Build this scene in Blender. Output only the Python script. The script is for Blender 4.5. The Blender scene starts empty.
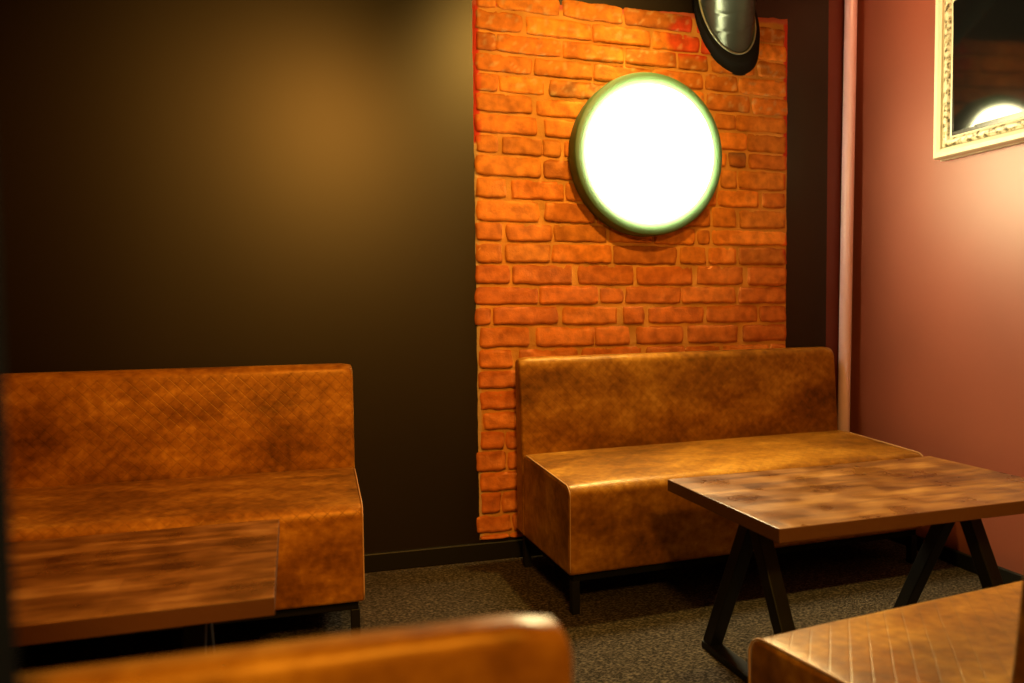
import bpy, bmesh, math, random
from mathutils import Vector, Matrix, noise
random.seed(7)
PI = math.pi
scn = bpy.context.scene
COL = scn.collection

# ------------------------------------------------------------------ camera
F, CX, CY, H = 749.17, 512.0, 341.5, 1.05
M = Matrix(((0.9652623251, -0.2610076579, -0.0119852504),
            (-0.0243679640, -0.0442574496, -0.9987229248),
            (0.2601438948, 0.9643216687, -0.0490802739)))
MT = M.transposed()
CAM = Vector((0, 0, H))

def on_plane(x, y, axis, v):
    d = MT @ Vector(((x - CX) / F, (y - CY) / F, 1))
    return CAM + d * ((v - CAM[axis]) / d[axis])

cam_d = bpy.data.cameras.new('camera')
cam = bpy.data.objects.new('camera', cam_d); COL.objects.link(cam)
R = Matrix((M[0], -M[1], -M[2])).transposed()
cam.matrix_world = Matrix.Translation(CAM) @ R.to_4x4()
cam_d.sensor_width = 36; cam_d.lens = F * 36 / 1024
cam_d.clip_start = 0.02
cam_d.dof.use_dof = True; cam_d.dof.focus_distance = 2.75; cam_d.dof.aperture_fstop = 2.8
scn.camera = cam

# ------------------------------------------------------------------ constants
YB, XR, XL, YF, ZC = 2.973, 2.45, -2.6, -2.2, 2.75

# ------------------------------------------------------------------ materials
def mat(name):
    m = bpy.data.materials.new(name); m.use_nodes = True
    nt = m.node_tree; b = nt.nodes['Principled BSDF']
    return m, nt, b

def N(nt, t, **kw):
    n = nt.nodes.new(t)
    for k, v in kw.items():
        if k in n.inputs.keys() if hasattr(n.inputs, 'keys') else False:
            n.inputs[k].default_value = v
        else:
            setattr(n, k, v)
    return n

def ramp(nt, stops):
    r = nt.nodes.new('ShaderNodeValToRGB')
    e = r.color_ramp.elements
    e[0].position, e[0].color = stops[0][0], (*stops[0][1], 1)
    e[1].position, e[1].color = stops[-1][0], (*stops[-1][1], 1)
    for p, c in stops[1:-1]:
        k = e.new(p); k.color = (*c, 1)
    return r

def simple(name, col, rough=0.5, metal=0.0, spec=0.5, bump=0, bscale=80, coat=0):
    m, nt, b = mat(name)
    b.inputs['Base Color'].default_value = (*col, 1)
    b.inputs['Roughness'].default_value = rough
    b.inputs['Metallic'].default_value = metal
    b.inputs['Specular IOR Level'].default_value = spec
    b.inputs['Coat Weight'].default_value = coat
    if bump:
        tc = nt.nodes.new('ShaderNodeTexCoord')
        no = nt.nodes.new('ShaderNodeTexNoise'); no.inputs['Scale'].default_value = bscale
        no.inputs['Detail'].default_value = 4
        bp = nt.nodes.new('ShaderNodeBump'); bp.inputs['Strength'].default_value = bump
        bp.inputs['Distance'].default_value = 0.004
        nt.links.new(tc.outputs['Object'], no.inputs['Vector'])
        nt.links.new(no.outputs['Fac'], bp.inputs['Height'])
        nt.links.new(bp.outputs['Normal'], b.inputs['Normal'])
    return m

def velvet():
    m, nt, b = mat('quilted_velvet')
    L = nt.links.new
    uv = nt.nodes.new('ShaderNodeUVMap'); uv.uv_map = 'UVMap'
    tc = nt.nodes.new('ShaderNodeTexCoord')
    geo = nt.nodes.new('ShaderNodeObjectInfo')
    n1 = nt.nodes.new('ShaderNodeTexNoise'); n1.inputs['Scale'].default_value = 4.5; n1.inputs['Detail'].default_value = 6; n1.inputs['Roughness'].default_value = .62
    n2 = nt.nodes.new('ShaderNodeTexNoise'); n2.inputs['Scale'].default_value = 38; n2.inputs['Detail'].default_value = 4
    add = nt.nodes.new('ShaderNodeVectorMath'); add.operation = 'ADD'
    L(tc.outputs['Object'], add.inputs[0]); L(geo.outputs['Location'], add.inputs[1])
    sc = nt.nodes.new('ShaderNodeVectorMath'); sc.operation = 'MULTIPLY'; sc.inputs[1].default_value = (.7, 1.5, 1.3)
    L(add.outputs[0], sc.inputs[0]); L(sc.outputs[0], n1.inputs['Vector']); L(add.outputs[0], n2.inputs['Vector'])
    mx = nt.nodes.new('ShaderNodeMix'); mx.data_type = 'FLOAT'; mx.inputs[0].default_value = .3
    L(n1.outputs['Fac'], mx.inputs[2]); L(n2.outputs['Fac'], mx.inputs[3])
    r = ramp(nt, [(.34, (.09, .029, .003)), (.46, (.21, .076, .008)), (.56, (.34, .140, .015)), (.68, (.55, .27, .04))])
    L(mx.outputs[0], r.inputs[0])
    # stitched diamonds from the UV (metres along and across the cushion)
    sp = nt.nodes.new('ShaderNodeSeparateXYZ'); L(uv.outputs[0], sp.inputs[0])
    def line(sign):
        a = nt.nodes.new('ShaderNodeMath'); a.operation = 'MULTIPLY_ADD'; a.inputs[1].default_value = sign * 1.0
        L(sp.outputs['Y'], a.inputs[0]); L(sp.outputs['X'], a.inputs[2])
        d = nt.nodes.new('ShaderNodeMath'); d.operation = 'DIVIDE'; d.inputs[1].default_value = .045
        L(a.outputs[0], d.inputs[0])
        p = nt.nodes.new('ShaderNodeMath'); p.operation = 'PINGPONG'; p.inputs[1].default_value = .5
        L(d.outputs[0], p.inputs[0]); return p
    p1, p2 = line(1), line(-1)
    mn = nt.nodes.new('ShaderNodeMath'); mn.operation = 'MINIMUM'
    L(p1.outputs[0], mn.inputs[0]); L(p2.outputs[0], mn.inputs[1])
    ss = nt.nodes.new('ShaderNodeMapRange'); ss.interpolation_type = 'SMOOTHSTEP'
    ss.inputs['From Min'].default_value = 0; ss.inputs['From Max'].default_value = .07
    L(mn.outputs[0], ss.inputs['Value'])
    # UV is only laid on quilted faces; elsewhere a third attribute switches it off
    at = nt.nodes.new('ShaderNodeAttribute'); at.attribute_name = 'quilt'
    qh = nt.nodes.new('ShaderNodeMix'); qh.data_type = 'FLOAT'; qh.inputs[2].default_value = 1
    L(at.outputs['Fac'], qh.inputs[0]); L(ss.outputs['Result'], qh.inputs[3])
    st = nt.nodes.new('ShaderNodeMapRange'); st.inputs['To Min'].default_value = .78; st.inputs['To Max'].default_value = 1
    L(qh.outputs[0], st.inputs['Value'])
    mul = nt.nodes.new('ShaderNodeMix'); mul.data_type = 'RGBA'; mul.blend_type = 'MULTIPLY'; mul.inputs[0].default_value = 1
    L(r.outputs[0], mul.inputs[6]); L(st.outputs['Result'], mul.inputs[7])
    L(mul.outputs[2], b.inputs['Base Color'])
    b.inputs['Roughness'].default_value = .40
    b.inputs['Specular IOR Level'].default_value = .55
    b.inputs['Specular Tint'].default_value = (1, .66, .22, 1)
    b.inputs['Sheen Weight'].default_value = .05; b.inputs['Sheen Roughness'].default_value = .4
    b.inputs['Sheen Tint'].default_value = (1, .62, .2, 1)
    b1 = nt.nodes.new('ShaderNodeBump'); b1.inputs['Strength'].default_value = .3; b1.inputs['Distance'].default_value = .0015
    L(qh.outputs[0], b1.inputs['Height'])
    b2 = nt.nodes.new('ShaderNodeBump'); b2.inputs['Strength'].default_value = .5; b2.inputs['Distance'].default_value = .008
    L(n1.outputs['Fac'], b2.inputs['Height']); L(b1.outputs[0], b2.inputs['Normal'])
    L(b2.outputs[0], b.inputs['Normal'])
    return m

def wood():
    m, nt, b = mat('stained_plank_wood')
    L = nt.links.new
    tc = nt.nodes.new('ShaderNodeTexCoord'); oi = nt.nodes.new('ShaderNodeObjectInfo')
    add = nt.nodes.new('ShaderNodeVectorMath'); add.operation = 'ADD'
    L(tc.outputs['Object'], add.inputs[0]); L(oi.outputs['Location'], add.inputs[1])
    br = nt.nodes.new('ShaderNodeTexBrick')
    br.inputs['Scale'].default_value = 1; br.inputs['Brick Width'].default_value = .34; br.inputs['Row Height'].default_value = .067
    br.inputs['Mortar Size'].default_value = .0008; br.inputs['Color1'].default_value = (0, 0, 0, 1); br.inputs['Color2'].default_value = (1, 1, 1, 1)
    br.inputs['Mortar'].default_value = (.3, .3, .3, 1); br.offset = .37
    L(tc.outputs['Object'], br.inputs['Vector'])
    mp = nt.nodes.new('ShaderNodeVectorMath'); mp.operation = 'MULTIPLY'; mp.inputs[1].default_value = (3.2, 17, 17)
    L(add.outputs[0], mp.inputs[0])
    n1 = nt.nodes.new('ShaderNodeTexNoise'); n1.inputs['Scale'].default_value = 1.6; n1.inputs['Detail'].default_value = 7; n1.inputs['Distortion'].default_value = .8
    L(mp.outputs[0], n1.inputs['Vector'])
    n2 = nt.nodes.new('ShaderNodeTexNoise'); n2.inputs['Scale'].default_value = 9; n2.inputs['Detail'].default_value = 7
    L(add.outputs[0], n2.inputs['Vector'])
    bw = nt.nodes.new('ShaderNodeRGBToBW'); L(br.outputs['Color'], bw.inputs[0])
    s1 = nt.nodes.new('ShaderNodeMix'); s1.data_type = 'FLOAT'; s1.inputs[0].default_value = .5
    L(n1.outputs['Fac'], s1.inputs[2]); L(n2.outputs['Fac'], s1.inputs[3])
    s2 = nt.nodes.new('ShaderNodeMix'); s2.data_type = 'FLOAT'; s2.inputs[0].default_value = .11
    L(s1.outputs[0], s2.inputs[2]); L(bw.outputs[0], s2.inputs[3])
    r = ramp(nt, [(.36, (.055, .017, .003)), (.46, (.13, .047, .008)), (.55, (.22, .088, .017)), (.68, (.37, .175, .04))])
    L(s2.outputs[0], r.inputs[0]); L(r.outputs[0], b.inputs['Base Color'])
    rr = nt.nodes.new('ShaderNodeMapRange'); rr.inputs['From Min'].default_value = .35; rr.inputs['From Max'].default_value = .65
    rr.inputs['To Min'].default_value = .26; rr.inputs['To Max'].default_value = .40
    L(n2.outputs['Fac'], rr.inputs['Value']); L(rr.outputs[0], b.inputs['Roughness'])
    bp = nt.nodes.new('ShaderNodeBump'); bp.inputs['Strength'].default_value = .35; bp.inputs['Distance'].default_value = .003
    L(s2.outputs[0], bp.inputs['Height']); L(bp.outputs[0], b.inputs['Normal'])
    b.inputs['Specular IOR Level'].default_value = .5
    return m

def brick_mat():
    m, nt, b = mat('old_red_brick'); L = nt.links.new
    at = nt.nodes.new('ShaderNodeAttribute'); at.attribute_name = 'tone'
    tc = nt.nodes.new('ShaderNodeTexCoord')
    n1 = nt.nodes.new('ShaderNodeTexNoise'); n1.inputs['Scale'].default_value = 22; n1.inputs['Detail'].default_value = 6
    L(tc.outputs['Object'], n1.inputs['Vector'])
    n3 = nt.nodes.new('ShaderNodeTexNoise'); n3.inputs['Scale'].default_value = 150; n3.inputs['Detail'].default_value = 4
    L(tc.outputs['Object'], n3.inputs['Vector'])
    mx = nt.nodes.new('ShaderNodeMix'); mx.data_type = 'RGBA'; mx.blend_type = 'MULTIPLY'; mx.inputs[0].default_value = .8
    r = ramp(nt, [(.33, (.62, .55, .5)), (.5, (.95, .93, .9)), (.68, (1.25, 1.3, 1.4))])
    L(n1.outputs['Fac'], r.inputs[0]); L(at.outputs['Color'], mx.inputs[6]); L(r.outputs[0], mx.inputs[7])
    L(mx.outputs[2], b.inputs['Base Color'])
    b.inputs['Roughness'].default_value = .75
    b.inputs['Specular IOR Level'].default_value = .35
    bp = nt.nodes.new('ShaderNodeBump'); bp.inputs['Strength'].default_value = .8; bp.inputs['Distance'].default_value = .005
    ad = nt.nodes.new('ShaderNodeMath'); ad.operation = 'MULTIPLY_ADD'; ad.inputs[1].default_value = .35
    L(n3.outputs['Fac'], ad.inputs[0]); L(n1.outputs['Fac'], ad.inputs[2]); L(ad.outputs[0], bp.inputs['Height'])
    L(bp.outputs[0], b.inputs['Normal'])
    return m

def carpet_mat():
    m, nt, b = mat('woven_carpet'); L = nt.links.new
    tc = nt.nodes.new('ShaderNodeTexCoord')
    v = nt.nodes.new('ShaderNodeTexVoronoi'); v.inputs['Scale'].default_value = 115
    sc = nt.nodes.new('ShaderNodeVectorMath'); sc.operation = 'MULTIPLY'; sc.inputs[1].default_value = (1, 2.0, 1)
    L(tc.outputs['Object'], sc.inputs[0]); L(sc.outputs[0], v.inputs['Vector'])
    n = nt.nodes.new('ShaderNodeTexNoise'); n.inputs['Scale'].default_value = 60; n.inputs['Detail'].default_value = 5
    L(sc.outputs[0], n.inputs['Vector'])
    mx = nt.nodes.new('ShaderNodeMix'); mx.data_type = 'FLOAT'; mx.inputs[0].default_value = .5
    L(v.outputs['Distance'], mx.inputs[2]); L(n.outputs['Fac'], mx.inputs[3])
    r = ramp(nt, [(.27, (.008, .006, .005)), (.47, (.034, .026, .020)), (.68, (.115, .087, .066))])
    L(mx.outputs[0], r.inputs[0]); L(r.outputs[0], b.inputs['Base Color'])
    b.inputs['Roughness'].default_value = .95; b.inputs['Specular IOR Level'].default_value = .1
    bp = nt.nodes.new('ShaderNodeBump'); bp.inputs['Strength'].default_value = .9; bp.inputs['Distance'].default_value = .006
    L(mx.outputs[0], bp.inputs['Height']); L(bp.outputs[0], b.inputs['Normal'])
    return m

def wall_mat(name, col, rough, spec, strip=None, bump=.05, coat=0, lo=None):
    m, nt, b = mat(name); L = nt.links.new
    tc = nt.nodes.new('ShaderNodeTexCoord')
    n = nt.nodes.new('ShaderNodeTexNoise'); n.inputs['Scale'].default_value = 2.2; n.inputs['Detail'].default_value = 5
    L(tc.outputs['Object'], n.inputs['Vector'])
    r = ramp(nt, [(.3, tuple(c * .93 for c in col)), (.7, tuple(c * 1.07 for c in col))])
    L(n.outputs['Fac'], r.inputs[0])
    out = r.outputs[0]
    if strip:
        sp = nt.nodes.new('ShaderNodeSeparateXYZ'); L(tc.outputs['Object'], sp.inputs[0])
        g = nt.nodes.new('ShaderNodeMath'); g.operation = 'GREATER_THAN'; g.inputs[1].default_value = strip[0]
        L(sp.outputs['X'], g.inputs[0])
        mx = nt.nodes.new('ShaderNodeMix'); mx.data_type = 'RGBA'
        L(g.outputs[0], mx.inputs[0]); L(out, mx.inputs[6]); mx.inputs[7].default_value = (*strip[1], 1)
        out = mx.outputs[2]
    L(out, b.inputs['Base Color'])
    b.inputs['Roughness'].default_value = rough; b.inputs['Specular IOR Level'].default_value = spec
    n2 = nt.nodes.new('ShaderNodeTexNoise'); n2.inputs['Scale'].default_value = 5; n2.inputs['Detail'].default_value = 9; n2.inputs['Roughness'].default_value = .65
    L(tc.outputs['Object'], n2.inputs['Vector'])
    bp = nt.nodes.new('ShaderNodeBump'); bp.inputs['Strength'].default_value = bump; bp.inputs['Distance'].default_value = .02
    L(n2.outputs['Fac'], bp.inputs['Height']); L(bp.outputs[0], b.inputs['Normal'])
    return m

def emit_mat(name, col, s):
    m, nt, b = mat(name)
    b.inputs['Base Color'].default_value = (.8, .8, .8, 1)
    b.inputs['Emission Color'].default_value = (*col, 1); b.inputs['Emission Strength'].default_value = s
    return m

def frame_mat():
    m, nt, b = mat('ornate_cream_moulding'); L = nt.links.new
    at = nt.nodes.new('ShaderNodeAttribute'); at.attribute_name = 'ornate'
    tc = nt.nodes.new('ShaderNodeTexCoord')
    n = nt.nodes.new('ShaderNodeTexNoise'); n.inputs['Scale'].default_value = 50; n.inputs['Detail'].default_value = 4
    L(tc.outputs['Object'], n.inputs['Vector'])
    r = ramp(nt, [(.38, (.07, .05, .02)), (.47, (.38, .32, .18)), (.56, (.62, .56, .40))])
    L(n.outputs['Fac'], r.inputs[0])
    mx = nt.nodes.new('ShaderNodeMix'); mx.data_type = 'RGBA'; L(at.outputs['Fac'], mx.inputs[0])
    mx.inputs[6].default_value = (.66, .62, .46, 1); L(r.outputs[0], mx.inputs[7])
    L(mx.outputs[2], b.inputs['Base Color']); b.inputs['Roughness'].default_value = .35
    ml = nt.nodes.new('ShaderNodeMath'); ml.operation = 'MULTIPLY'; L(n.outputs['Fac'], ml.inputs[0]); L(at.outputs['Fac'], ml.inputs[1])
    bp = nt.nodes.new('ShaderNodeBump'); bp.inputs['Strength'].default_value = .9; bp.inputs['Distance'].default_value = .006
    L(ml.outputs[0], bp.inputs['Height']); L(bp.outputs[0], b.inputs['Normal'])
    return m

VELVET = velvet(); WOOD = wood(); BRICK = brick_mat(); CARPET = carpet_mat()
MORTAR = simple('sandy_mortar', (.42, .235, .085), .9, bump=.9, bscale=60, spec=.2)
BLACKM = simple('black_powder_coat', (.006, .006, .007), .5, spec=.25)
BLACKW = simple('black_baseboard_paint', (.008, .007, .006), .45, spec=.35)
PIPING = simple('tan_piping_cord', (.50, .27, .12), .6)
UNDER = simple('black_underside_cloth', (.006, .006, .006), .9, spec=.1)
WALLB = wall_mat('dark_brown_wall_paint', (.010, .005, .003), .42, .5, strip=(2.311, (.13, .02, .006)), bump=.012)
WALLR = wall_mat('rose_wall_paint', (.27, .072, .045), .46, .55, bump=.03)
WALLD = wall_mat('dark_side_wall_paint', (.003, .003, .0025), .9, .03)
CEIL = simple('dark_ceiling_paint', (.03, .02, .015), .8, spec=.2)
PINK = simple('glossy_pink_pipe_paint', (.95, .66, .90), .28, spec=.7)
LAMP_W = emit_mat('lit_opal_diffuser', (1.0, .86, .45), 85)
LAMP_R = simple('grey_green_lamp_rim', (.06, .13, .07), .5, spec=.5)
DUCT = simple('black_spiral_duct_metal', (.06, .08, .07), .30, metal=.6, spec=.6)
DUCTLIP = simple('worn_duct_lip', (.35, .38, .30), .3, metal=.7)
COLLAR = simple('matt_black_collar', (.006, .006, .006), .8, spec=.15)
FRAME = frame_mat()
BEZEL = simple('black_gloss_bezel', (.006, .006, .006), .25)
SCREEN = simple('dark_screen_glass', (.004, .004, .004), .07, spec=.45)
EDGE = simple('worn_table_edge', (.11, .042, .016), .45, bump=.2, bscale=40)

# ------------------------------------------------------------------ helpers
def link(name, bm, mats, parent=None, smooth=True, loc=None):
    me = bpy.data.meshes.new(name); bm.normal_update(); bm.to_mesh(me); bm.free()
    if not isinstance(mats, (list, tuple)): mats = [mats]
    for m in mats: me.materials.append(m)
    if smooth:
        for p in me.polygons: p.use_smooth = True
    o = bpy.data.objects.new(name, me); COL.objects.link(o)
    if parent: o.parent = parent
    if loc: o.location = loc
    return o

def smooth_angle(o, ang=35):
    me = o.data
    bm = bmesh.new(); bm.from_mesh(me)
    for e in bm.edges:
        if len(e.link_faces) == 2 and e.calc_face_angle(0) > math.radians(ang): e.smooth = False
    for f in bm.faces:
        if len(f.verts) > 10:
            f.smooth = False
            for e in f.edges: e.smooth = False
    bm.to_mesh(me); bm.free()

def thing(name, label, cat, loc, rz=0, group=None):
    o = bpy.data.objects.new(name, None); COL.objects.link(o)
    o.empty_display_size = .1
    o.location = loc; o.rotation_euler = (0, 0, rz)
    o['label'] = label; o['category'] = cat
    if group: o['group'] = group
    return o

def copy_thing(src, loc, rz, label):
    r = src.copy(); COL.objects.link(r); r.location = loc; r.rotation_euler = (0, 0, rz); r['label'] = label
    for ch in list(src.children):
        c = ch.copy(); COL.objects.link(c); c.parent = r
        for g in list(ch.children):
            d = g.copy(); COL.objects.link(d); d.parent = c
    return r

def box(bm, x0, x1, y0, y1, z0, z1, bev=0, seg=2, mi=0):
    vs = [bm.verts.new((x, y, z)) for z in (z0, z1) for y in (y0, y1) for x in (x0, x1)]
    fs = [bm.faces.new([vs[i] for i in f]) for f in
          ((0, 2, 3, 1), (4, 5, 7, 6), (0, 1, 5, 4), (2, 6, 7, 3), (0, 4, 6, 2), (1, 3, 7, 5))]
    for f in fs: f.material_index = mi
    if bev:
        es = list({e for f in fs for e in f.edges})
        bmesh.ops.bevel(bm, geom=es, offset=bev, segments=seg, profile=.5, affect='EDGES')

def beam(bm, a, b, w, t, side):
    """rectangular bar from a to b; w measured along 'side', t across"""
    a, b = Vector(a), Vector(b); d = (b - a).normalized()
    s = Vector(side); s = (s - d * s.dot(d)).normalized(); n = d.cross(s)
    vs = []
    for p in (a, b):
        for i, j in ((-1, -1), (1, -1), (1, 1), (-1, 1)):
            vs.append(bm.verts.new(p + s * (w / 2 * i) + n * (t / 2 * j)))
    fs = [bm.faces.new([vs[i] for i in f]) for f in
          ((0, 3, 2, 1), (4, 5, 6, 7), (0, 1, 5, 4), (1, 2, 6, 5), (2, 3, 7, 6), (3, 0, 4, 7))]
    bmesh.ops.recalc_face_normals(bm, faces=fs)
    es = list({e for f in fs for e in f.edges})
    bmesh.ops.bevel(bm, geom=es, offset=.003, segments=2, profile=.5, affect='EDGES')

def tube(bm, pts, r, seg=8, cap=True):
    rings = []
    up = Vector((0.13, .21, 1)).normalized()
    n = len(pts); pts = [Vector(p) for p in pts]
    for i, p in enumerate(pts):
        t = (pts[min(i + 1, n - 1)] - pts[max(i - 1, 0)]).normalized()
        u = t.cross(up)
        if u.length < .1: u = t.cross(Vector((1, 0, 0)))
        u.normalize(); v = t.cross(u)
        rings.append([bm.verts.new(p + (u * math.cos(2 * PI * k / seg) + v * math.sin(2 * PI * k / seg)) * r) for k in range(seg)])
    for a, b in zip(rings, rings[1:]):
        for k in range(seg):
            bm.faces.new((a[k], a[(k + 1) % seg], b[(k + 1) % seg], b[k]))
    if cap:
        bm.faces.new(rings[0][::-1]); bm.faces.new(rings[-1])
    bmesh.ops.recalc_face_normals(bm, faces=bm.faces[:])

def round_poly(pts, radii, step=.018):
    """closed polygon (y, z) with rounded corners, resampled"""
    n = len(pts); out = []
    for i in range(n):
        p0, p1, p2 = (Vector(pts[(i + k - 1) % n]) for k in range(3))
        r = radii[i]
        a, b = (p0 - p1).normalized(), (p2 - p1).normalized()
        ang = math.acos(max(-1, min(1, a.dot(b))))
        d = r / math.tan(ang / 2)
        c = p1 + (a + b).normalized() * (r / math.sin(ang / 2))
        s, e = p1 + a * d, p1 + b * d
        vs, ve = s - c, e - c
        tot = vs.angle_signed(ve) if vs.length and ve.length else 0
        k = max(3, int(r * abs(tot) / .008))
        for j in range(k + 1):
            th = -tot * j / k
            out.append(c + Vector((vs.x * math.cos(th) - vs.y * math.sin(th), vs.x * math.sin(th) + vs.y * math.cos(th))))
    res = []
    for i in range(len(out)):
        a, b = out[i], out[(i + 1) % len(out)]
        k = max(1, int((b - a).length / step))
        for j in range(k): res.append(a.lerp(b, j / k))
    return res

def loft(profile, x0, x1, r, quilt, deform, step=.03, seed=0.):
    """upholstered block: profile (y,z) swept along x with rolled ends of radius r.
    quilt(y,z) says which points carry the stitching; deform(p)->p shapes the stuffing."""
    bm = bmesh.new()
    lay = bm.verts.layers.float.new('quilt')
    uvl = bm.loops.layers.uv.new('UVMap')
    n = len(profile)
    nor = []
    for i in range(n):
        t = profile[(i + 1) % n] - profile[i - 1]
        nor.append(Vector((t.y, -t.x)).normalized())
    area = sum(profile[i].x * profile[(i + 1) % n].y - profile[(i + 1) % n].x * profile[i].y for i in range(n))
    if area < 0: nor = [-v for v in nor]
    st = []
    for k in range(6):
        a = PI / 2 * k / 5; st.append((x0 + r * (1 - math.sin(a)), r * (1 - math.cos(a))))
    st = [(x0 + r * (1 - math.cos(PI / 2 * k / 5)), r * (1 - math.sin(PI / 2 * k / 5))) for k in range(6)]
    m = int((x1 - x0 - 2 * r) / step)
    mid = [(x0 + r + (x1 - x0 - 2 * r) * k / m, 0) for k in range(1, m)]
    en = [(x1 - (a - x0), b) for a, b in reversed(st)]
    sts = st + mid + en
    arc = [0.]
    for i in range(1, n + 1): arc.append(arc[-1] + (profile[i % n] - profile[i - 1]).length)
    rings = []
    for x, ins in sts:
        ring = []
        for i in range(n):
            q = profile[i] - nor[i] * ins
            v = bm.verts.new(deform(Vector((x, q.x, q.y))))
            v[lay] = 1.0 if quilt(profile[i].x, profile[i].y) else 0.0
            ring.append(v)
        rings.append(ring)
    for s in range(len(rings) - 1):
        for i in range(n):
            j = (i + 1) % n
            f = bm.faces.new((rings[s][i], rings[s][j], rings[s + 1][j], rings[s + 1][i]))
            for lp, (xx, aa) in zip(f.loops, ((sts[s][0], arc[i]), (sts[s][0], arc[i + 1]), (sts[s + 1][0], arc[i + 1]), (sts[s + 1][0], arc[i]))):
                lp[uvl].uv = (xx, aa)
    # rolled end caps: fan towards the centre in two loops so that the side panel is smooth
    for ring, flip in ((rings[0], True), (rings[-1], False)):
        f = bm.faces.new(ring[::-1] if flip else ring)
    bmesh.ops.recalc_face_normals(bm, faces=bm.faces[:])
    return bm

# ------------------------------------------------------------------ room
def structure(name, bm, m, smooth=False):
    o = link(name, bm, m, smooth=smooth); o['kind'] = 'structure'; return o

bm = bmesh.new(); box(bm, XL - .1, XR + .1, YF - .1, YB + .1, -.1, 0); structure('floor', bm, CARPET)
bm = bmesh.new(); box(bm, XL - .1, XR + .1, YF - .1, YB + .1, ZC, ZC + .1); structure('ceiling', bm, CEIL)
bm = bmesh.new(); box(bm, XL - .1, XR + .1, YB, YB + .1, 0, ZC)
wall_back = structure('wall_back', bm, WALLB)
bm = bmesh.new(); box(bm, XR, XR + .1, YF, YB, 0, ZC); structure('wall_right', bm, WALLR)
bm = bmesh.new(); box(bm, XL - .1, XL, YF, YB, 0, ZC); structure('wall_left', bm, WALLD)
bm = bmesh.new(); box(bm, XL, XR, YF - .1, YF, 0, ZC); structure('wall_front', bm, WALLD)
# stub of partition close to the camera on the left
bm = bmesh.new(); box(bm, -1.35, -.120, .27, .35, 0, ZC, bev=.004); structure('wall_partition', bm, WALLD)
bm = bmesh.new(); box(bm, XL, XR - .016, YB - .016, YB, 0, .074, bev=.004); structure('baseboard_back', bm, BLACKW)
bm = bmesh.new(); box(bm, XR - .016, XR, YF, YB - .016, 0, .060, bev=.004); structure('baseboard_right', bm, BLACKW)

# ------------------------------------------------------------------ brickwork (a patch laid open in the back wall)
# for each course: image heights of its lower joint at the left and right margin, and where the photo shows its bricks begin and end
JL = [-14, 7.4, 30, 51, 70.7, 91, 111.5, 132.3, 153, 175.4, 198, 220.5, 240.5, 262.7, 283.6, 304.7, 325.2, 347.7, 368.5, 388.7, 410, 430, 450, 471, 491, 514, 533]
JR = [28, 46, 63, 80, 98, 117, 134.3, 154.2, 171, 191.3, 209, 229.4, 246.5, 265, 285.6, 303.1, 322.3, 341, 359, 377, 395.5, 414, 432, 450, 468, 486, 503]
ROWS = {
 0: [(480, 500), (503, 560), (563, 620), (624, 690), (752, 784)],
 1: [(480, 495), (497, 558), (563, 621), (624, 690), (697, 752), (757, 783)],
 2: [(480, 521), (526, 590), (592, 648), (652, 697), (701, 752), (757, 784)],
 3: [(480, 495), (497, 559), (562, 622), (625, 675), (678, 706), (710, 752), (757, 784)],
 4: [(480, 531), (534, 591), (594, 650), (653, 701), (705, 736), (739, 784)],
 5: [(480, 497), (499, 543), (549, 606), (610, 660), (664, 702), (706, 748), (752, 785)],
 6: [(480, 531), (537, 590), (594, 650), (654, 710), (714, 734), (736, 784)],
 7: [(480, 536), (544, 600), (604, 660), (664, 715), (719, 745), (747, 784)],
 8: [(480, 496), (502, 541), (543, 560), (564, 620), (624, 680), (684, 724), (728, 744), (748, 784)],
 9: [(480, 540), (544, 600), (604, 660), (664, 716), (720, 735), (738, 783)],
 10: [(480, 505), (512, 563), (566, 616), (620, 676), (680, 714), (718, 757), (762, 783)],
 11: [(481, 538), (545, 593), (597, 650), (654, 708), (712, 734), (739, 783)],
 12: [(480, 501), (506, 550), (554, 605), (609, 650), (654, 693), (697, 708), (712, 784)],
 13: [(481, 501), (505, 549), (552, 610), (613, 675), (679, 704), (708, 734), (738, 784)],
 14: [(480, 509), (513, 571), (578, 632), (636, 691), (697, 741), (747, 784)],
 15: [(480, 536), (540, 596), (600, 621), (625, 679), (681, 734), (738, 784)],
 16: [(480, 490), (493, 556), (562, 616), (623, 642), (648, 702), (706, 755), (759, 784)],
 17: [(483, 528), (536, 593), (595, 628), (636, 681), (687, 736), (742, 784)],
 18: [(483, 511), (519, 576), (582, 640), (646, 683), (685, 718), (722, 767), (769, 784)],
 19: [(482, 545), (549, 611), (615, 670), (674, 730), (734, 784)],
 20: [(484, 540), (544, 600), (604, 660), (664, 720), (724, 784)],
 21: [(487, 548), (552, 610), (614, 670), (674, 730), (734, 784)],
 22: [(484, 503), (506, 560), (564, 620), (624, 680), (684, 740), (744, 784)],
 23: [(481, 505), (508, 548), (552, 610), (614, 670), (674, 730), (734, 784)],
 24: [(483, 536), (540, 600), (604, 660), (664, 720), (724, 784)],
 25: [(484, 500), (503, 550), (554, 610), (614, 670), (674, 730), (734, 784)],
 26: [(481, 510), (513, 560), (564, 620), (624, 680), (684, 740), (744, 784)],
 27: [(484, 507), (510, 560), (564, 620), (624, 680), (684, 740), (744, 784)],
}
bm = bmesh.new()
tone = bm.verts.layers.float_color.new('tone')
def nz(p, s, seed=0.): return noise.noise(Vector((p[0] * s + seed, p[1] * s - seed, p[2] * s + 3 * seed)))
def brick_tone(px, row, rnd):
    c = Vector((.62, .18, .020)).lerp(Vector((.78, .27, .030)), rnd.random())
    c *= .70 + .42 * rnd.random()
    if row >= 14: c = c.lerp(Vector((.55, .125, .022)), .45)
    return c
rnd = random.Random(3)
X0B, X1B = .650, 2.100
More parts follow.
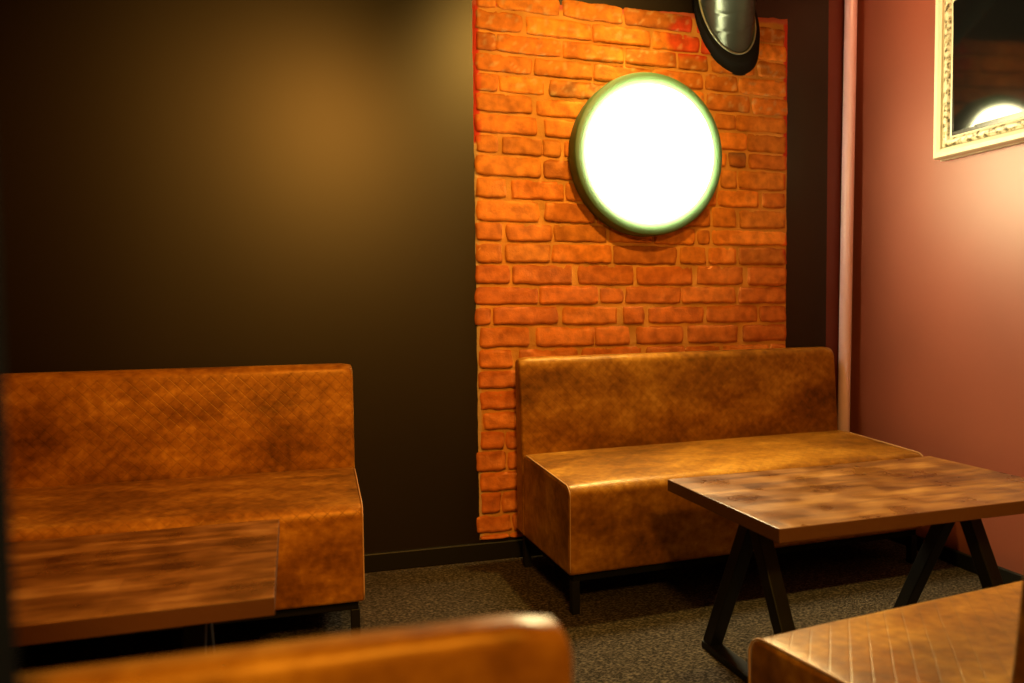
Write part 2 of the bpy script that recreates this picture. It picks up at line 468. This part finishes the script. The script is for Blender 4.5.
def zrow(k, px):           # height of the joint under course k, at image column px
    L_, R_ = (JL[k], JR[k]) if k < len(JL) else (JL[-1] + 18, JR[-1] + 18)
    t = (px - 480) / 305
    return on_plane(px, L_ + (R_ - L_) * t, 1, YB)
for row, spans in ROWS.items():
    if row == 0: continue
    for a, b in spans:
        if a < 482: a -= 4
        elif a < 490: a -= 3
        corners = []
        bl, brr = zrow(row, a), zrow(row, b); tl, tr = zrow(row - 1, a), zrow(row - 1, b)
        x0, x1 = bl.x - .003, brr.x + .003
        if row > 22 and a > 620: pass
        g = .0085 + .004 * rnd.random(); gb = .001
        zb0, zb1, zt0, zt1 = bl.z + gb, brr.z + gb, tl.z - g, tr.z - g
        if max(zt0, zt1) > 2.31: zt0, zt1 = min(zt0, 2.30), min(zt1, 2.30)
        if zt0 - zb0 < .02: continue
        zb0 = max(zb0, .086); zb1 = max(zb1, .086)
        if zt0 - zb0 < .015: continue
        nx = max(4, int((x1 - x0) / .012)); nzz = 6
        sd = rnd.random() * 50
        dep = .0075 + .004 * rnd.random()
        col = brick_tone((a + b) / 2, row, rnd)
        cm = (a + b) / 2; gray = None
        if row == 5 and 540 < cm < 600: gray = .7
        if (row, a) == (8, 728): gray = .8
        if (row, a) == (9, 720): gray = .25
        if (row, a) in ((5, 706), (6, 714)): gray = .3
        tl_, tr_ = (rnd.random() - .5) * .004, (rnd.random() - .5) * .004
        grid = []
        for i in range(nx + 3):
            colv = []
            for j in range(nzz + 3):
                ci, cj = min(max(i - 1, 0), nx), min(max(j - 1, 0), nzz)
                u, v = ci / nx, cj / nzz
                x = x0 + (x1 - x0) * u
                zb = zb0 + (zb1 - zb0) * u + tl_; zt = zt0 + (zt1 - zt0) * u + tr_
                z = zb + (zt - zb) * v
                # worn outline and rounded arrises
                eu = min(u, 1 - u) * (x1 - x0); ev = min(v, 1 - v) * (zt - zb)
                x += .007 * nz((x, 0, z), 22, sd) * (1 if eu < .02 else .3)
                z += .0045 * nz((x, 3, z), 30, sd)
                rim = min(eu, ev)
                y = YB - .005 - dep * (1.1 - .6 * v) - .0035 * nz((x, 7, z), 16, sd) - .0015 * nz((x, 1, z), 60, sd)
                if rim < .003: y += .0012
                cr = .55 * math.exp(-((eu / .011) ** 2 + (ev / .011) ** 2))
                z += (-1 if v > .5 else 1) * .006 * cr; x += (-1 if u > .5 else 1) * .005 * cr
                if i in (0, nx + 2) or j in (0, nzz + 2): y = YB + .006
                vv = bm.verts.new((x, y, z))
                c = col.copy()
                if gray: 
                    w_ = gray * (.55 + .8 * nz((x, 0, z), 18, sd)); c = c.lerp(Vector((.09, .075, .05)), max(0, min(1, w_)))
                # red paint splashes: near the duct, and along both side margins
                P_ = noise.noise(Vector((x * 9, 0, z * 9))) * .05
                d1 = math.hypot((x - 1.62), (z - 2.21) * .8) + P_
                red = max(0, min(1, (.125 - d1) / .03))
                if x < X0B + .022 + P_ * .4 and z > 1.70: red = max(red, .85)
                if x > X1B - .018 + P_ * .4 and z > 1.2: red = max(red, .7)
                c = c.lerp(Vector((.62, .03, .012)), red * .8)
                # pale mortar smears by the duct
                if noise.noise(Vector((x * 38, 2, z * 38))) > .33 and 6 > row: c = c.lerp(Vector((.62, .42, .2)), .5)
                vv[tone] = (*c, 1)
                colv.append(vv)
            grid.append(colv)
        for i in range(nx + 2):
            for j in range(nzz + 2):
                bm.faces.new((grid[i][j], grid[i + 1][j], grid[i + 1][j + 1], grid[i][j + 1]))
# mortar bed, undulating
nx, nzz = 130, 190
mg = []
for i in range(nx + 1):
    colv = []
    for j in range(nzz + 1):
        x = X0B + (X1B - X0B) * i / nx; u = i / nx
        ztop = 2.268 + (2.315 - 2.268) * u + .004 * nz((x, 0, 0), 25)
        z = .080 + (ztop - .080) * j / nzz
        if i == 0: x += .005 * nz((x, 0, z), 12)
        if i == nx: x += .005 * nz((x, 5, z), 12)
        y = YB - .0070 - .0025 * nz((x, 0, z), 20) - .0025 * nz((x, 0, z), 70)
        if i in (0, nx) or j in (0, nzz): y = YB + .004
        v = bm.verts.new((x, y, z)); 
        c = Vector((.62, .29, .065)) * (1 + .35 * nz((x, 4, z), 11))
        if z > 1.7 and (i < 3 or i > nx - 3): c = Vector((.6, .05, .03))
        if i <= 1 and z < 1.7: c = Vector((.62, .42, .22))
        if j >= nzz - 2: c = Vector((.55, .13, .09))
        v[tone] = (*c, 1); colv.append(v)
    mg.append(colv)
for i in range(nx):
    for j in range(nzz):
        f = bm.faces.new((mg[i][j], mg[i + 1][j], mg[i + 1][j + 1], mg[i][j + 1])); f.material_index = 1
bmesh.ops.recalc_face_normals(bm, faces=bm.faces[:])
# mortar shares the tone attribute
m2, nt2, b2 = mat('sandy_mortar_bed')
a2 = nt2.nodes.new('ShaderNodeAttribute'); a2.attribute_name = 'tone'
nt2.links.new(a2.outputs['Color'], b2.inputs['Base Color']); b2.inputs['Roughness'].default_value = .9; b2.inputs['Specular IOR Level'].default_value = .2
t2 = nt2.nodes.new('ShaderNodeTexCoord'); n2 = nt2.nodes.new('ShaderNodeTexNoise'); n2.inputs['Scale'].default_value = 70; n2.inputs['Detail'].default_value = 5
p2 = nt2.nodes.new('ShaderNodeBump'); p2.inputs['Strength'].default_value = .8; p2.inputs['Distance'].default_value = .004
nt2.links.new(t2.outputs['Object'], n2.inputs['Vector']); nt2.links.new(n2.outputs['Fac'], p2.inputs['Height']); nt2.links.new(p2.outputs[0], b2.inputs['Normal'])
brickwork = link('brickwork', bm, [BRICK, m2], wall_back)
# make sure the front faces look into the room
me = brickwork.data
if sum(p.normal.y * p.area for p in me.polygons if p.material_index == 1) > 0:
    me.flip_normals()

# ------------------------------------------------------------------ sofas
SW, SD = 1.52, .555
HB, HF, HS, HT = .138, .436, .4546, .84

def make_sofa(label):
    t = thing('sofa', label, 'sofa', (0, 0, 0), 0, 'velvet bench sofas around the low tables')
    w = SW / 2; fy = -SD / 2
    # --- seat cushion: front lip rolls over, top swells slightly
    prof = round_poly([(fy + .004, HB), (fy + .0, HF + .004), (fy + .468, HS + .012), (fy + .468, HB)], [.014, .038, .014, .014])
    def dseat(p):
        u = (p.x) / w
        if p.z > HB + .15:
            k = max(0, 1 - abs(u) ** 6) * math.sin(PI * max(0, min(1, (p.y - fy) / .47))) ** .7
            p.z += .008 * k + .004 * noise.noise(Vector((p.x * 4, p.y * 5, 1))) * k
            p.z += .0022 * noise.noise(Vector((p.x * 9, p.y * 16, 4))) * k
        if p.y < fy + .05:
            p.y -= .005 * math.sin(PI * max(0, min(1, (p.z - HB) / (HF - HB)))) * (1 - abs(u) ** 8)
        return p
    seat = link('seat', loft(prof, -w, w, .0115, lambda y, z: z > HF - .035, dseat), VELVET, t); smooth_angle(seat, 50)
    # piping along both ends of the seat and its hem
    for s in (-1, 1):
        bm = bmesh.new()
        xs = s * (w - .0035)
        pr = round_poly([(fy + .004, HB), (fy + .0, HF + .004), (fy + .468, HS + .012), (fy + .468, HB)], [.014, .038, .014, .014])
        fr_ = sorted([(xs, p.x, p.y) for p in pr if p.x < fy + .006 and HB + .012 < p.y < HF - .034], key=lambda q: q[2])
        tp_ = sorted([(xs, p.x, p.y) for p in pr if p.x < fy + .45 and p.y > HF - .034], key=lambda q: q[1])
        pts = fr_ + tp_
        fin = []
        for q in pts:
            d = dseat(Vector((q[0], q[1], q[2]))); n_ = Vector((s * .0005, -.0006 if q[2] < HF - .02 else 0, .0006 if q[2] > HF - .03 else 0))
            fin.append(d + n_)
        tube(bm, fin, .0022, 6)
        link('piping', bm, PIPING, seat)
    # --- backrest: slab leaning back, rounded top
    A = fy + .470
    prof = round_poly([(A, HB), (A + .001, HS), (A + .036, HT + .004), (A + .084, HT - .001), (SD / 2 - .001, HS), (SD / 2, HB)], [.006, .05, .034, .0115, .05, .006])
    def dback(p):
        # front swells, sides taper a little towards the top
        k = max(0, min(1, (p.z - HS) / (HT - HS)))
        u = p.x / w
        p.x *= 1 + .003 * k
        e = max(0, abs(u) * w - (w - .026)) / .026
        if p.z > HT - .06: p.z -= .022 * (1 - math.sqrt(max(0, 1 - min(1, e) ** 2))) * min(1, (p.z - HT + .06) / .03)
        if p.y < A + .06 * k + .02:
            p.y -= .008 * math.sin(PI * k) * (1 - abs(u) ** 6) + .003 * noise.noise(Vector((p.x * 5, p.z * 6, 2))) * math.sin(PI * k)
        return p
    back = link('backrest', loft(prof, -w, w, .010, lambda y, z: z > HS - .02 and z < HT - .03 and y < A + .056, dback), VELVET, t); smooth_angle(back, 50)
    for s in (-1, 1):
        bm = bmesh.new(); pts = []
        for k in range(15):
            f = k / 14; z = HS + (HT - .045 - HS) * f
            pts.append(dback(Vector((s * (w - .008), A + .001 + .031 * f, z))) + Vector((s * .004, .006, 0)))
        tube(bm, pts, .0022, 6); link('piping', bm, PIPING, back)
    # --- black base: recessed plinth frame and four square legs
    bm = bmesh.new(); box(bm, -w + .02, w - .02, fy + .02, SD / 2 - .012, .112, HB + .002, bev=.003)
    link('base_frame', bm, UNDER, t, smooth=False)
    for sx in (-1, 1):
        for yy in (fy + .032, SD / 2 - .035):
            bm = bmesh.new(); box(bm, sx * (w - .03) - .014, sx * (w - .03) + .014, yy - .014, yy + .014, 0, .114, bev=.002)
            link('leg', bm, BLACKM, t, smooth=False)
    return t

def sofa_at(front_left, a):       # where the front corner at local -x lies, and the turn
    u = Vector((math.cos(a), math.sin(a))); v = Vector((-math.sin(a), math.cos(a)))
    c = Vector(front_left) + u * SW / 2 + v * SD / 2
    return (c.x, c.y, 0), a
sofa = make_sofa('tan velvet bench sofa against the brick wall, under the round lit lamp')
l, a = sofa_at((.818, 2.326), .054); sofa.location = l; sofa.rotation_euler.z = a
# left sofa: its right front corner is what shows
a = -.0055; u = Vector((math.cos(a), math.sin(a))); fr = Vector((.145, 2.308))
l, a = sofa_at(fr - u * SW, a)
copy_thing(sofa, l, a, 'orange-brown velvet bench sofa against the plain dark wall, left end out of frame')
# near right bench turned to face the wall: its front corner at local +x shows
def sofa_back_to_camera(front_corner, a):
    u = Vector((math.cos(a), math.sin(a))); v = Vector((-math.sin(a), math.cos(a)))
    c = Vector(front_corner) + u * SW / 2 - v * SD / 2
    return (c.x, c.y, 0), a + PI
l, a = sofa_back_to_camera((.765, 1.192), .115)
copy_thing(sofa, l, a, 'bench sofa cut off by the lower right corner, diamond-stitched seat towards the camera')
l, a = sofa_back_to_camera((.163 - SW, 1.012), .0)
copy_thing(sofa, l, a, 'blurred bench sofa nearest the camera, only its backrest top showing at bottom left')

# ------------------------------------------------------------------ tables
TW, TD, TZ = 1.0, .534, .5175
def make_table(label):
    t = thing('coffee_table', label, 'table', (0, 0, 0), 0, 'low wooden tables between facing sofas')
    w, d = TW / 2, TD / 2
    bm = bmesh.new(); box(bm, -w, w, -d, d, TZ - .035, TZ, bev=.0018, seg=2)
    for f in bm.faces:
        if abs(f.normal.z) < .5: f.material_index = 1
    link('tabletop', bm, [WOOD, EDGE], t, smooth=False)
    for s in (-1, 1):
        x = s * (w - (.12 if s < 0 else .165))
        bm = bmesh.new(); box(bm, x - .03, x + .03, -.11, .11, TZ - .043, TZ - .035, bev=.001)
        link('mounting_plate', bm, BLACKM, t, smooth=False)
        bm = bmesh.new(); beam(bm, (x, -.232, .011), (x, .232, .011), .05, .022, (1, 0, 0))
        link('foot_bar', bm, BLACKM, t, smooth=False)
        for q in (-1, 1):
            bm = bmesh.new(); beam(bm, (x, q * .004, TZ - .045), (x, q * .212, .018), .043, .040, (1, 0, 0))
            link('leg', bm, BLACKM, t, smooth=False)
    return t
tab = make_table('square-edged plank coffee table in front of the brick wall sofa, black angled legs')
def table_at(fl, a):
    u = Vector((math.cos(a), math.sin(a))); v = Vector((-math.sin(a), math.cos(a)))
    c = Vector(fl) + u * TW / 2 + v * TD / 2; return (c.x, c.y, 0), a
l, a = table_at((1.050, 1.509), .033); tab.location = l; tab.rotation_euler.z = a
a = .0207; l, a = table_at(Vector((-.075, 1.424)) - Vector((math.cos(a), math.sin(a))) * TW, a)
copy_thing(tab, l, a, 'reddish plank coffee table cut off by the left edge, in front of the left sofa')

# ------------------------------------------------------------------ round wall lamp
LX, LZ = 1.384, 1.668
lamp = thing('wall_lamp', 'large round glowing white lamp mounted on the brick wall', 'lamp', (LX, YB - .012, LZ))
def lathe(prof, seg=96):
    """prof (r, y) about the y axis"""
    bm = bmesh.new(); rings = []
    for r, y in prof:
        if r < 1e-6: rings.append([bm.verts.new((0, y, 0))])
        else: rings.append([bm.verts.new((r * math.cos(2 * PI * k / seg), y, r * math.sin(2 * PI * k / seg))) for k in range(seg)])
    for a, b in zip(rings, rings[1:]):
        for k in range(seg):
            j = (k + 1) % seg
            if len(a) == 1: bm.faces.new((a[0], b[k], b[j]))
            elif len(b) == 1: bm.faces.new((a[k], a[j], b[0]))
            else: bm.faces.new((a[k], a[j], b[j], b[k]))
    bmesh.ops.recalc_face_normals(bm, faces=bm.faces[:])
    return bm
o = link('rim', lathe([(0, 0), (.330, 0), (.335, -.004), (.337, -.066), (.332, -.078), (.320, -.083), (.300, -.083), (.284, -.080), (.279, -.060), (0, -.058)]), LAMP_R, lamp)
smooth_angle(o, 40)
o = link('diffuser', lathe([(0, -.0585), (.2775, -.0595), (.2785, -.088), (.277, -.098), (.271, -.105), (.26, -.110), (.18, -.114), (.09, -.1165), (0, -.117)]), LAMP_W, lamp)

# ------------------------------------------------------------------ spiral duct
duct = thing('ventilation_duct', 'black spiral ventilation duct bending up out of the brick wall, top of frame', 'duct', (1.785, YB - .012, 2.255))
dirv = Vector((-.52, -.92, 1.06)).normalized()
def slanted(r0, r1, t0, t1, spiral=False, seg=64, closed=False):
    bm = bmesh.new(); e1 = dirv.cross(Vector((0, 1, 0))).normalized(); e2 = dirv.cross(e1)
    nst = max(2, int((t1 - t0) / .006)) if spiral else 2
    rings = []
    for i in range(nst + 1):
        ring = []
        for k in range(seg):
            ph = 2 * PI * k / seg
            r = r0 + (r1 - r0) * i / nst
            t = t0 + (t1 - t0) * i / nst
            if spiral:
                q = ((t / .075) + k / seg) % 1.0
                r += .0022 * math.exp(-((q - .5) / .05) ** 2)
            p = e1 * math.cos(ph) * r + e2 * math.sin(ph) * r + dirv * t
            if i == 0 and t0 == 0: p = p - dirv * (p.y / dirv.y)   # mitred flush to the wall
            elif t0 == 0 and spiral:
                p0 = p - dirv * (p.y / dirv.y)
                if (p - p0).dot(dirv) < 0: p = p0
            ring.append(bm.verts.new(p))
        rings.append(ring)
    for a, b in zip(rings, rings[1:]):
        for k in range(seg): bm.faces.new((a[k], a[(k + 1) % seg], b[(k + 1) % seg], b[k]))
    if closed: bm.faces.new(rings[-1])
    bmesh.ops.recalc_face_normals(bm, faces=bm.faces[:])
    return bm
o = link('duct_pipe', slanted(.115, .115, 0, .64, spiral=True), DUCT, duct)
e1 = dirv.cross(Vector((0, 1, 0))).normalized(); e2 = dirv.cross(e1)
def oval(r, y, k, seg=64):
    p = e1 * math.cos(2 * PI * k / seg) * r + e2 * math.sin(2 * PI * k / seg) * r
    return p + dirv * ((y - p.y) / dirv.y)
bm = bmesh.new(); rings = [[bm.verts.new(oval(r_, y_, k)) for k in range(64)] for r_, y_ in ((.140, 0), (.140, -.030), (.137, -.036), (.116, -.037))]
for a, b in zip(rings, rings[1:]):
    for k in range(64): bm.faces.new((a[k], a[(k + 1) % 64], b[(k + 1) % 64], b[k]))
bmesh.ops.recalc_face_normals(bm, faces=bm.faces[:])
o = link('collar', bm, COLLAR, duct); smooth_angle(o, 40)
bm = bmesh.new()
tube(bm, [oval(.119, -.041, k) for k in range(65)], .0042, 8, cap=False)
link('seam_ring', bm, DUCTLIP, duct)

# ------------------------------------------------------------------ pink corner pipe
bm = bmesh.new()
pb, pt = Vector((2.376, 2.935, 0)), Vector((2.402, 2.935, ZC))
tube(bm, [pb.lerp(pt, k / 20) for k in range(21)], .027, 24)
o = link('heating_pipe', bm, PINK); smooth_angle(o, 40)
o['label'] = 'thin vertical pink pipe in the corner right of the brickwork'; o['category'] = 'pipe'

# ------------------------------------------------------------------ framed screen on the right wall
scr = thing('television', 'black framed screen in an ornate cream moulding, high on the rose wall', 'television', (XR - .0005, 1.90, 1.93), math.radians(0))
XF = 2.392 - (XR - .0005)        # front plane in local x (negative)
yo0, yi0 = 2.455 - 1.90, 2.368 - 1.90      # outer / inner edge on the far (corner) side
yo1, yi1 = -(2.455 - 1.90), -(2.368 - 1.90)
zo0, zi0 = 1.598 - 1.93, 1.676 - 1.93
zo1, zi1 = -zo0, -zi0
bm = bmesh.new(); orn = bm.verts.layers.float.new('ornate')
# moulding profile: (fraction from outer to inner, local x, ornate)
PR = [(0, 0, 0), (0, -.018, 0), (.05, -.022, 0), (.07, -.030, 0), (.04, -.034, 0), (.04, -.050, 0), (.10, XF - .004, 0), (.30, XF - .008, 0), (.46, XF - .002, 0), (.50, XF + .005, 0),
      (.54, XF + .003, 1), (.66, XF - .003, 1), (.80, XF - .003, 1), (.90, XF + .003, 1), (.93, XF + .003, 0), (1, XF + .004, 0), (1, XF + .03, 0)]
sides = [((yo0, zo0), (yo1, zo0), (yi0, zi0), (yi1, zi0)), ((yo1, zo0), (yo1, zo1), (yi1, zi0), (yi1, zi1)),
         ((yo1, zo1), (yo0, zo1), (yi1, zi1), (yi0, zi1)), ((yo0, zo1), (yo0, zo0), (yi0, zi1), (yi0, zi0))]
for (oa, ob, ia, ib) in sides:
    rows = []
    SEG = 60
    for s in range(SEG + 1):
        t = s / SEG; rr = []
        for (f, x, w_) in PR:
            pa = (oa[0] + (ia[0] - oa[0]) * f, oa[1] + (ia[1] - oa[1]) * f); pb_ = (ob[0] + (ib[0] - ob[0]) * f, ob[1] + (ib[1] - ob[1]) * f)
            y, z = pa[0] + (pb_[0] - pa[0]) * t, pa[1] + (pb_[1] - pa[1]) * t
            if w_: x = x - .0012 * math.sin((y + z) * 190) * math.sin(PI * min(1, (f - .5) / .42))
            v = bm.verts.new((x, y, z)); v[orn] = w_; rr.append(v)
        rows.append(rr)
    for p, q in zip(rows, rows[1:]):
        for i in range(len(PR) - 1): bm.faces.new((p[i], p[i + 1], q[i + 1], q[i]))
bmesh.ops.remove_doubles(bm, verts=bm.verts[:], dist=.0002)
bmesh.ops.recalc_face_normals(bm, faces=bm.faces[:])
o = link('frame', bm, FRAME, scr); smooth_angle(o, 30)
bm = bmesh.new()
bz = .014
for (y0, y1, z0, z1) in ((yi1, yi0, zi0, zi0 + bz + .006), (yi1, yi0, zi1 - bz, zi1), (yi0 - bz, yi0, zi0 + bz, zi1 - bz), (yi1, yi1 + bz, zi0 + bz, zi1 - bz)):
    box(bm, XF + .004, XF + .034, y0, y1, z0, z1, bev=.001)
link('bezel', bm, BEZEL, scr, smooth=False)
bm = bmesh.new(); box(bm, -.006, .006, yi1 + bz, yi0 - bz, zi0 + bz, zi1 - bz)
o = link('screen', bm, SCREEN, scr, smooth=False); o.location = (XF + .022, 0, 0); o.rotation_euler = (0, math.radians(-1.6), math.radians(2.9))

# ------------------------------------------------------------------ light
def spot(name, loc, target, power, col, size=70, blend=.8, rad=.06):
    d = bpy.data.lights.new(name, 'SPOT'); d.energy = power; d.color = col
    d.spot_size = math.radians(size); d.spot_blend = blend; d.shadow_soft_size = rad
    o = bpy.data.objects.new(name, d); COL.objects.link(o); o.location = loc
    o.rotation_euler = (Vector(target) - Vector(loc)).to_track_quat('-Z', 'Y').to_euler(); return o
def area(name, loc, target, power, col, size):
    d = bpy.data.lights.new(name, 'AREA'); d.energy = power; d.color = col; d.shape = 'DISK'; d.size = size
    o = bpy.data.objects.new(name, d); COL.objects.link(o); o.location = loc
    o.rotation_euler = (Vector(target) - Vector(loc)).to_track_quat('-Z', 'Y').to_euler(); return o
WARM = (1.0, .37, .045)
spot('ceiling_spot_brick', (1.05, 1.3, 2.7), (1.10, 2.97, 1.80), 180, (1.0, .52, .09), 56, 1, .05)
spot('ceiling_spot_sofa', (1.30, 2.76, 2.7), (1.30, 2.42, .5), 165, (1.0, .67, .15), 68, 1, .05)
spot('ceiling_light_left', (.25, .6, 2.45), (-.55, 2.6, .9), 230, WARM, 80, 1, .15)
area('ceiling_light_rear', (.2, -.9, 2.4), (.1, .6, .6), 52, (1.0, .50, .07), .30)
spot('ceiling_spot_right', (1.5, .3, 2.66), (1.35, 1.15, .4), 26, (1.0, .60, .13), 70, 1, .08)
spot('ceiling_spot_wall', (2.15, 2.2, 2.7), (2.45, 2.4, 2.4), 22, (1.0, .38, .14), 110, 1, .05)

w = bpy.data.worlds.new('world'); scn.world = w; w.use_nodes = True
w.node_tree.nodes['Background'].inputs[0].default_value = (.02, .014, .01, 1)
w.node_tree.nodes['Background'].inputs[1].default_value = .3

vs = scn.view_settings
scn.display_settings.display_device = 'sRGB'
vs.view_transform = 'Standard'; vs.look = 'None'; vs.gamma = 1; vs.use_curve_mapping = False; vs.exposure = 0.0
scn.cycles.use_denoising = True
scn.cycles.sample_clamp_indirect = 8
